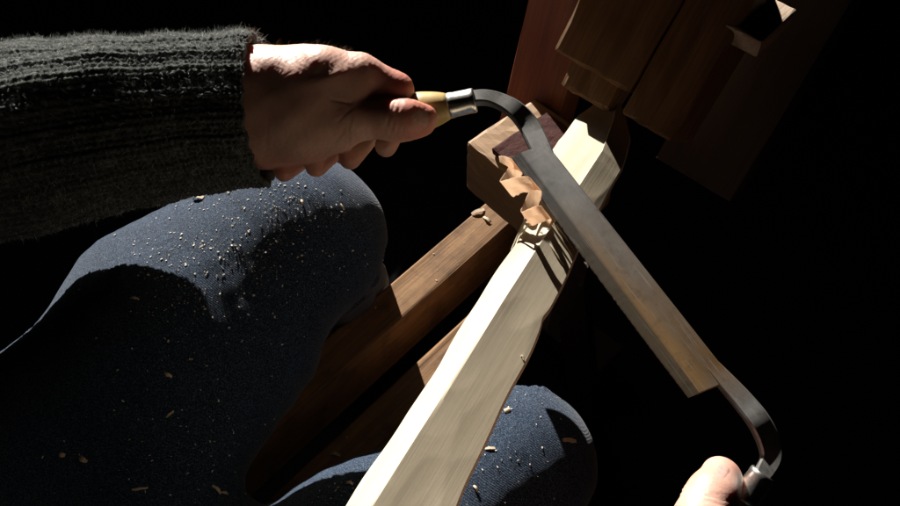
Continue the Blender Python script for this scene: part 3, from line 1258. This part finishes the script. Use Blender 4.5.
def shoe(ank, yaw):
    a = np.array([math.sin(yaw), math.cos(yaw), 0])
    b = np.array([math.cos(yaw), -math.sin(yaw), 0])
    o = np.array(ank)
    z = o[2]
    g = [(o + np.array([0, 0, .02]), o - np.array([0, 0, .06]), .052, .045), (o - a * .04 - np.array([0, 0, .07]), o + a * .06 - np.array([0, 0, .07]), .04, .044),
         (o + a * .06 - np.array([0, 0, .07]), o + a * .16 - np.array([0, 0, .078]), .044, .034), (o + a * .10 + b * .012 - np.array([0, 0, .078]), o + a * .13 - np.array([0, 0, .08]), .036, .034)]
    f, lo, h = sdf_grid([(.03, g)], .004, pad=.02)
    v, q = surface_nets(f, lo, h)
    v[:, 2] = np.maximum(v[:, 2], z - .105)
    return mesh_obj('shoe', laplace(v, q, 1), q, M['shoe'], person, None, smooth=True)


shoe((-.135, .68, .107), math.radians(18))
shoe((.105, .385, .107), math.radians(35))

# ------------------------------------------------------------------ shavings, splinters, chips and dust
def ribbon():
    """a stiff chip folded to and fro; each line is one cross-line of the strip: two photo points and how far it bulges"""
    L = [((499, 156), (500, 162), 0), ((505, 156), (511, 168), -.004), ((512, 160), (522, 173), -.002), ((508, 168), (517, 184), .006),
         ((500, 181), (512, 196), .002), ((515, 177), (527, 192), -.005), ((530, 178), (541, 191), -.002), ((529, 192), (538, 207), .006),
         ((521, 211), (529, 225), .002), ((533, 207), (541, 223), -.005), ((541, 206), (551, 219), -.001), ((541, 215), (549, 226), .007)]
    a3, b3 = [], []
    for p, q, dd in L:
        t = (p[1] + q[1]) / 2
        base = 1 / (1 / .592 + (t - 158) / 240 * (1 / .50 - 1 / .592)) - .007
        a3.append(W(*p, base + dd))
        b3.append(W(*q, base + dd + .001))
    n = 89
    A, B = catmull(a3, n), catmull(b3, n)
    rows = []
    rr = random.Random(3)
    for i in range(n):
        j = rr.uniform(-.03, .03)
        m = (A[i] + B[i]) / 2 + c_fwd * .0004 * math.sin(i * .9)
        rows.append([tuple(A[i] + (B[i] - A[i]) * j), tuple((A[i] + m) / 2), tuple(m), tuple((B[i] + m) / 2), tuple(B[i] + (B[i] - A[i]) * rr.uniform(-.04, .04))])
    v, f = loft(rows, close=False, caps=False)
    o = mesh_obj('curled_shaving', v, f, M['shaving'], None, None)
    sm = o.modifiers.new('thickness', 'SOLIDIFY')
    sm.thickness = .0003
    tag(o, 'zigzag curled wood shaving standing on the drawknife blade edge', 'wood shaving')
    return o


ribbon()


def strip(name, pts, width, m, parent, th=.0006):
    """a lifted sliver that follows 3D points"""
    C = catmull(pts, 18)
    rows = []
    for i, p in enumerate(C):
        tg = unit(C[min(i + 1, 17)] - C[max(i - 1, 0)])
        sd = unit(np.cross(c_fwd, tg))
        w = width * (1 - (i / 17) ** 2 * .8)
        rows.append([tuple(p - sd * w), tuple(p - c_fwd * th), tuple(p + sd * w), tuple(p + c_fwd * th)])
    v, f = loft(rows)
    if parent is None:
        return mesh_obj(name, v, f, m)
    o = mesh_obj(name, v, f, m, None)
    o.parent = parent
    o.matrix_parent_inverse = WORLD[parent.name].inverted()
    return o


def onw(px, py, lift):
    hit = cast(BV_WORK, px, py)
    if hit is None:
        return W(px, py, wd(py) - lift)
    return np.array(hit[0] + hit[1] * lift)


strip('splinter', [W(526, 219, wd(219) - .010), W(519, 233, wd(235) + .004), W(511, 250, wd(252) + .014)], .0011, M['green_wood'], workpiece)
strip('splinter', [W(530, 222, wd(219) - .008), W(523, 232, wd(235) + .004), W(515, 246, wd(252) + .012)], .0008, M['green_wood'], workpiece)
for (a, b, c, lf) in (((548, 229), (560, 246), (571, 263), .0006), ((552, 226), (563, 242), (573, 257), .0007), ((541, 232), (553, 250), (564, 266), .0005), ((556, 225), (566, 238), (574, 251), .0006)):
    strip('splinter', [onw(*a, lf), onw(*b, lf * .9), onw(*c, .0003)], .0009, M['green_wood'], workpiece, .0005)
for (x, y, s) in ((521, 356, 4),):
    strip('splinter', [onw(x, y, .0002), onw(x + s * .4, y + s * .3, .0006), onw(x + s * .5, y + s * 1.1, .0006)], .0010, M['green_wood'], workpiece, .0005)


def chip_mesh(name, L, Wd, bend, th=.0006, seed=0):
    rr = random.Random(seed)
    rows = []
    n = 7
    for i in range(n):
        t = i / (n - 1) - .5
        z = bend * L * (1 - 4 * t * t)
        w = Wd * (1 - .5 * abs(t) ** 1.5 * 2) * rr.uniform(.8, 1.15)
        y = rr.uniform(-.1, .1) * Wd
        rows.append([(t * L, y - w / 2, z), (t * L, y + w / 2, z + rr.uniform(-.1, .2) * w), (t * L, y + w / 2, z + th), (t * L, y - w / 2, z + th)])
    return loft(rows)


BV_RAIL = []
for o in COL.objects:
    if o.type == 'MESH' and o.name.split('.')[0] in ('rail', 'bridge_block'):
        mw = WORLD[o.name]
        BV_RAIL.append(BVHTree.FromPolygons([mw @ x.co for x in o.data.vertices], [tuple(p.vertices) for p in o.data.polygons]))


def best_cast(px, py, bvs):
    hs = [x for x in (cast(b, px, py) for b in bvs) if x]
    return min(hs, key=lambda x: (x[0] - V(CAM)).length) if hs else None


ALLB = [BV_JEANS, BV_WORK] + BV_RAIL


def chip(px, py, Lpx, Wpx, ang, bend, label, seed):
    hit = best_cast(px, py, ALLB)
    if hit is None:
        return
    p, n = hit
    d = (p - V(CAM)).dot(V(c_fwd))
    a = math.radians(ang)
    x = V(c_right * math.cos(a) - c_up * math.sin(a))
    x = (x - n * x.dot(n)).normalized()
    y = n.cross(x)
    v, f = chip_mesh('wood_chip', .8 * Lpx * d / F_PX, .62 * Wpx * d / F_PX, bend, .0006, seed)
    o = mesh_obj('wood_chip', v, f, M['chip'], None, frame(x, y, n, p + n * .0004))
    tag(o, label, 'wood chip', 'loose wood chips')


chip(199, 199, 17, 10, 25, .25, 'curled pale wood chip on jeans just below the sleeve edge', 1)
chip(229, 192, 9, 4, 60, .1, 'small tan wood chip on jeans by the sleeve hem, nearest the cuff', 2)
chip(569, 441, 21, 8, -6, .05, 'largest tan wood chip, on the right knee beside the billet', 3)
chip(490, 449, 13, 5, -8, .1, 'pale sliver chip touching the right edge of the billet, on the right thigh', 4)
chip(507, 411, 7, 11, 70, .3, 'curled pale chip on right thigh, upper one beside the billet', 5)
chip(216, 490, 15, 5, 30, .2, 'tan wood chips caught in the jeans fold at the crotch, larger one', 6)
chip(224, 494, 10, 5, -20, .2, 'smaller tan wood chip caught at the end of the crotch fold', 7)
chip(140, 489, 19, 4, -8, .1, 'long dim sliver lying on the jeans near the bottom edge', 8)
chip(84, 459, 11, 8, 40, .3, 'dim rounded wood chip on the dark left hip', 9)
chip(62, 455, 8, 7, 10, .3, 'small dim wood chip on the dark left hip, leftmost on the jeans', 10)
chip(168, 375, 11, 6, 30, .3, 'wood chip on left thigh just left of the long crease', 11)
chip(170, 414, 12, 4, -40, .2, 'thin wood chip on left thigh halfway down the crease', 12)
chip(342, 207, 9, 3, 60, .1, 'thin sliver on the dark left knee beneath the fist', 13)
chip(302, 203, 9, 4, 80, .2, 'bright upright sliver on the left knee below the little finger', 14)
chip(135, 299, 11, 4, 10, .2, 'pale sliver at the top of the long jeans crease', 15)
chip(478, 212, 18, 7, -30, .12, 'curled shaving lying on the left rail near the bridge block', 16)
chip(487, 220, 13, 5, 50, .15, 'second curled shaving on the left rail, closer to the billet', 17)
chip(350, 484, 9, 5, 20, .3, 'pale chip on the lit right thigh left of the billet', 18)
chip(475, 489, 9, 5, 70, .3, 'pale chip on right thigh, lowest beside the billet', 19)
chip(335, 455, 14, 6, 10, .3, 'dim shaving lying between the two rails', 20)


def dust():
    """hundreds of sawdust flecks on the denim, rails and billet"""
    rr = random.Random(5)
    V_, F_ = [], []
    spots = []
    for (cx, cy, sx_, sy_, n) in ((293, 205, 22, 14, 190), (200, 235, 55, 35, 260), (265, 235, 40, 35, 130), (180, 300, 30, 25, 60), (215, 255, 55, 45, 260), (210, 330, 30, 35, 35),
                                  (165, 400, 40, 45, 40), (200, 455, 30, 30, 40), (110, 450, 45, 30, 22), (340, 250, 30, 40, 30), (520, 420, 30, 35, 45),
                                  (490, 470, 20, 20, 35), (350, 488, 22, 8, 30), (550, 390, 25, 15, 12), (440, 250, 35, 30, 45), (300, 420, 40, 40, 25),
                                  (330, 460, 30, 20, 12)):
        spots += [(rr.gauss(cx, sx_), rr.gauss(cy, sy_)) for _ in range(n)]
    for px, py in spots:
        hit = best_cast(px, py, ALLB)
        if hit is None or best_cast(px, py, [BV_WORK]):
            continue
        p, n = hit
        if n.z < .05:
            continue
        L = .00028 + .0009 * rr.random() ** 3
        w = L * rr.uniform(.25, .7)
        a = rr.uniform(0, 6.28)
        x = n.orthogonal().normalized()
        y = n.cross(x)
        u = (x * math.cos(a) + y * math.sin(a) + n * rr.uniform(-.1, .5)).normalized()
        w_ = n.cross(u).normalized() * w
        u = u * L
        k = n * .0004
        c = p + n * .0004
        b = len(V_)
        for q in (c - u - w_, c + u - w_ * .6, c + u * .8 + w_, c - u * .9 + w_ * .8):
            V_ += [tuple(q), tuple(q + k)]
        F_ += [(b, b + 2, b + 4, b + 6), (b + 1, b + 7, b + 5, b + 3)] + [(b + 2 * i, b + 2 * ((i + 1) % 4), b + 2 * ((i + 1) % 4) + 1, b + 2 * i + 1) for i in range(4)]
    o = mesh_obj('sawdust', V_, F_, M['dust'])
    tag(o, 'fine pale sawdust flecks scattered over the jeans and rails', 'sawdust')
    o['kind'] = 'stuff'


dust()
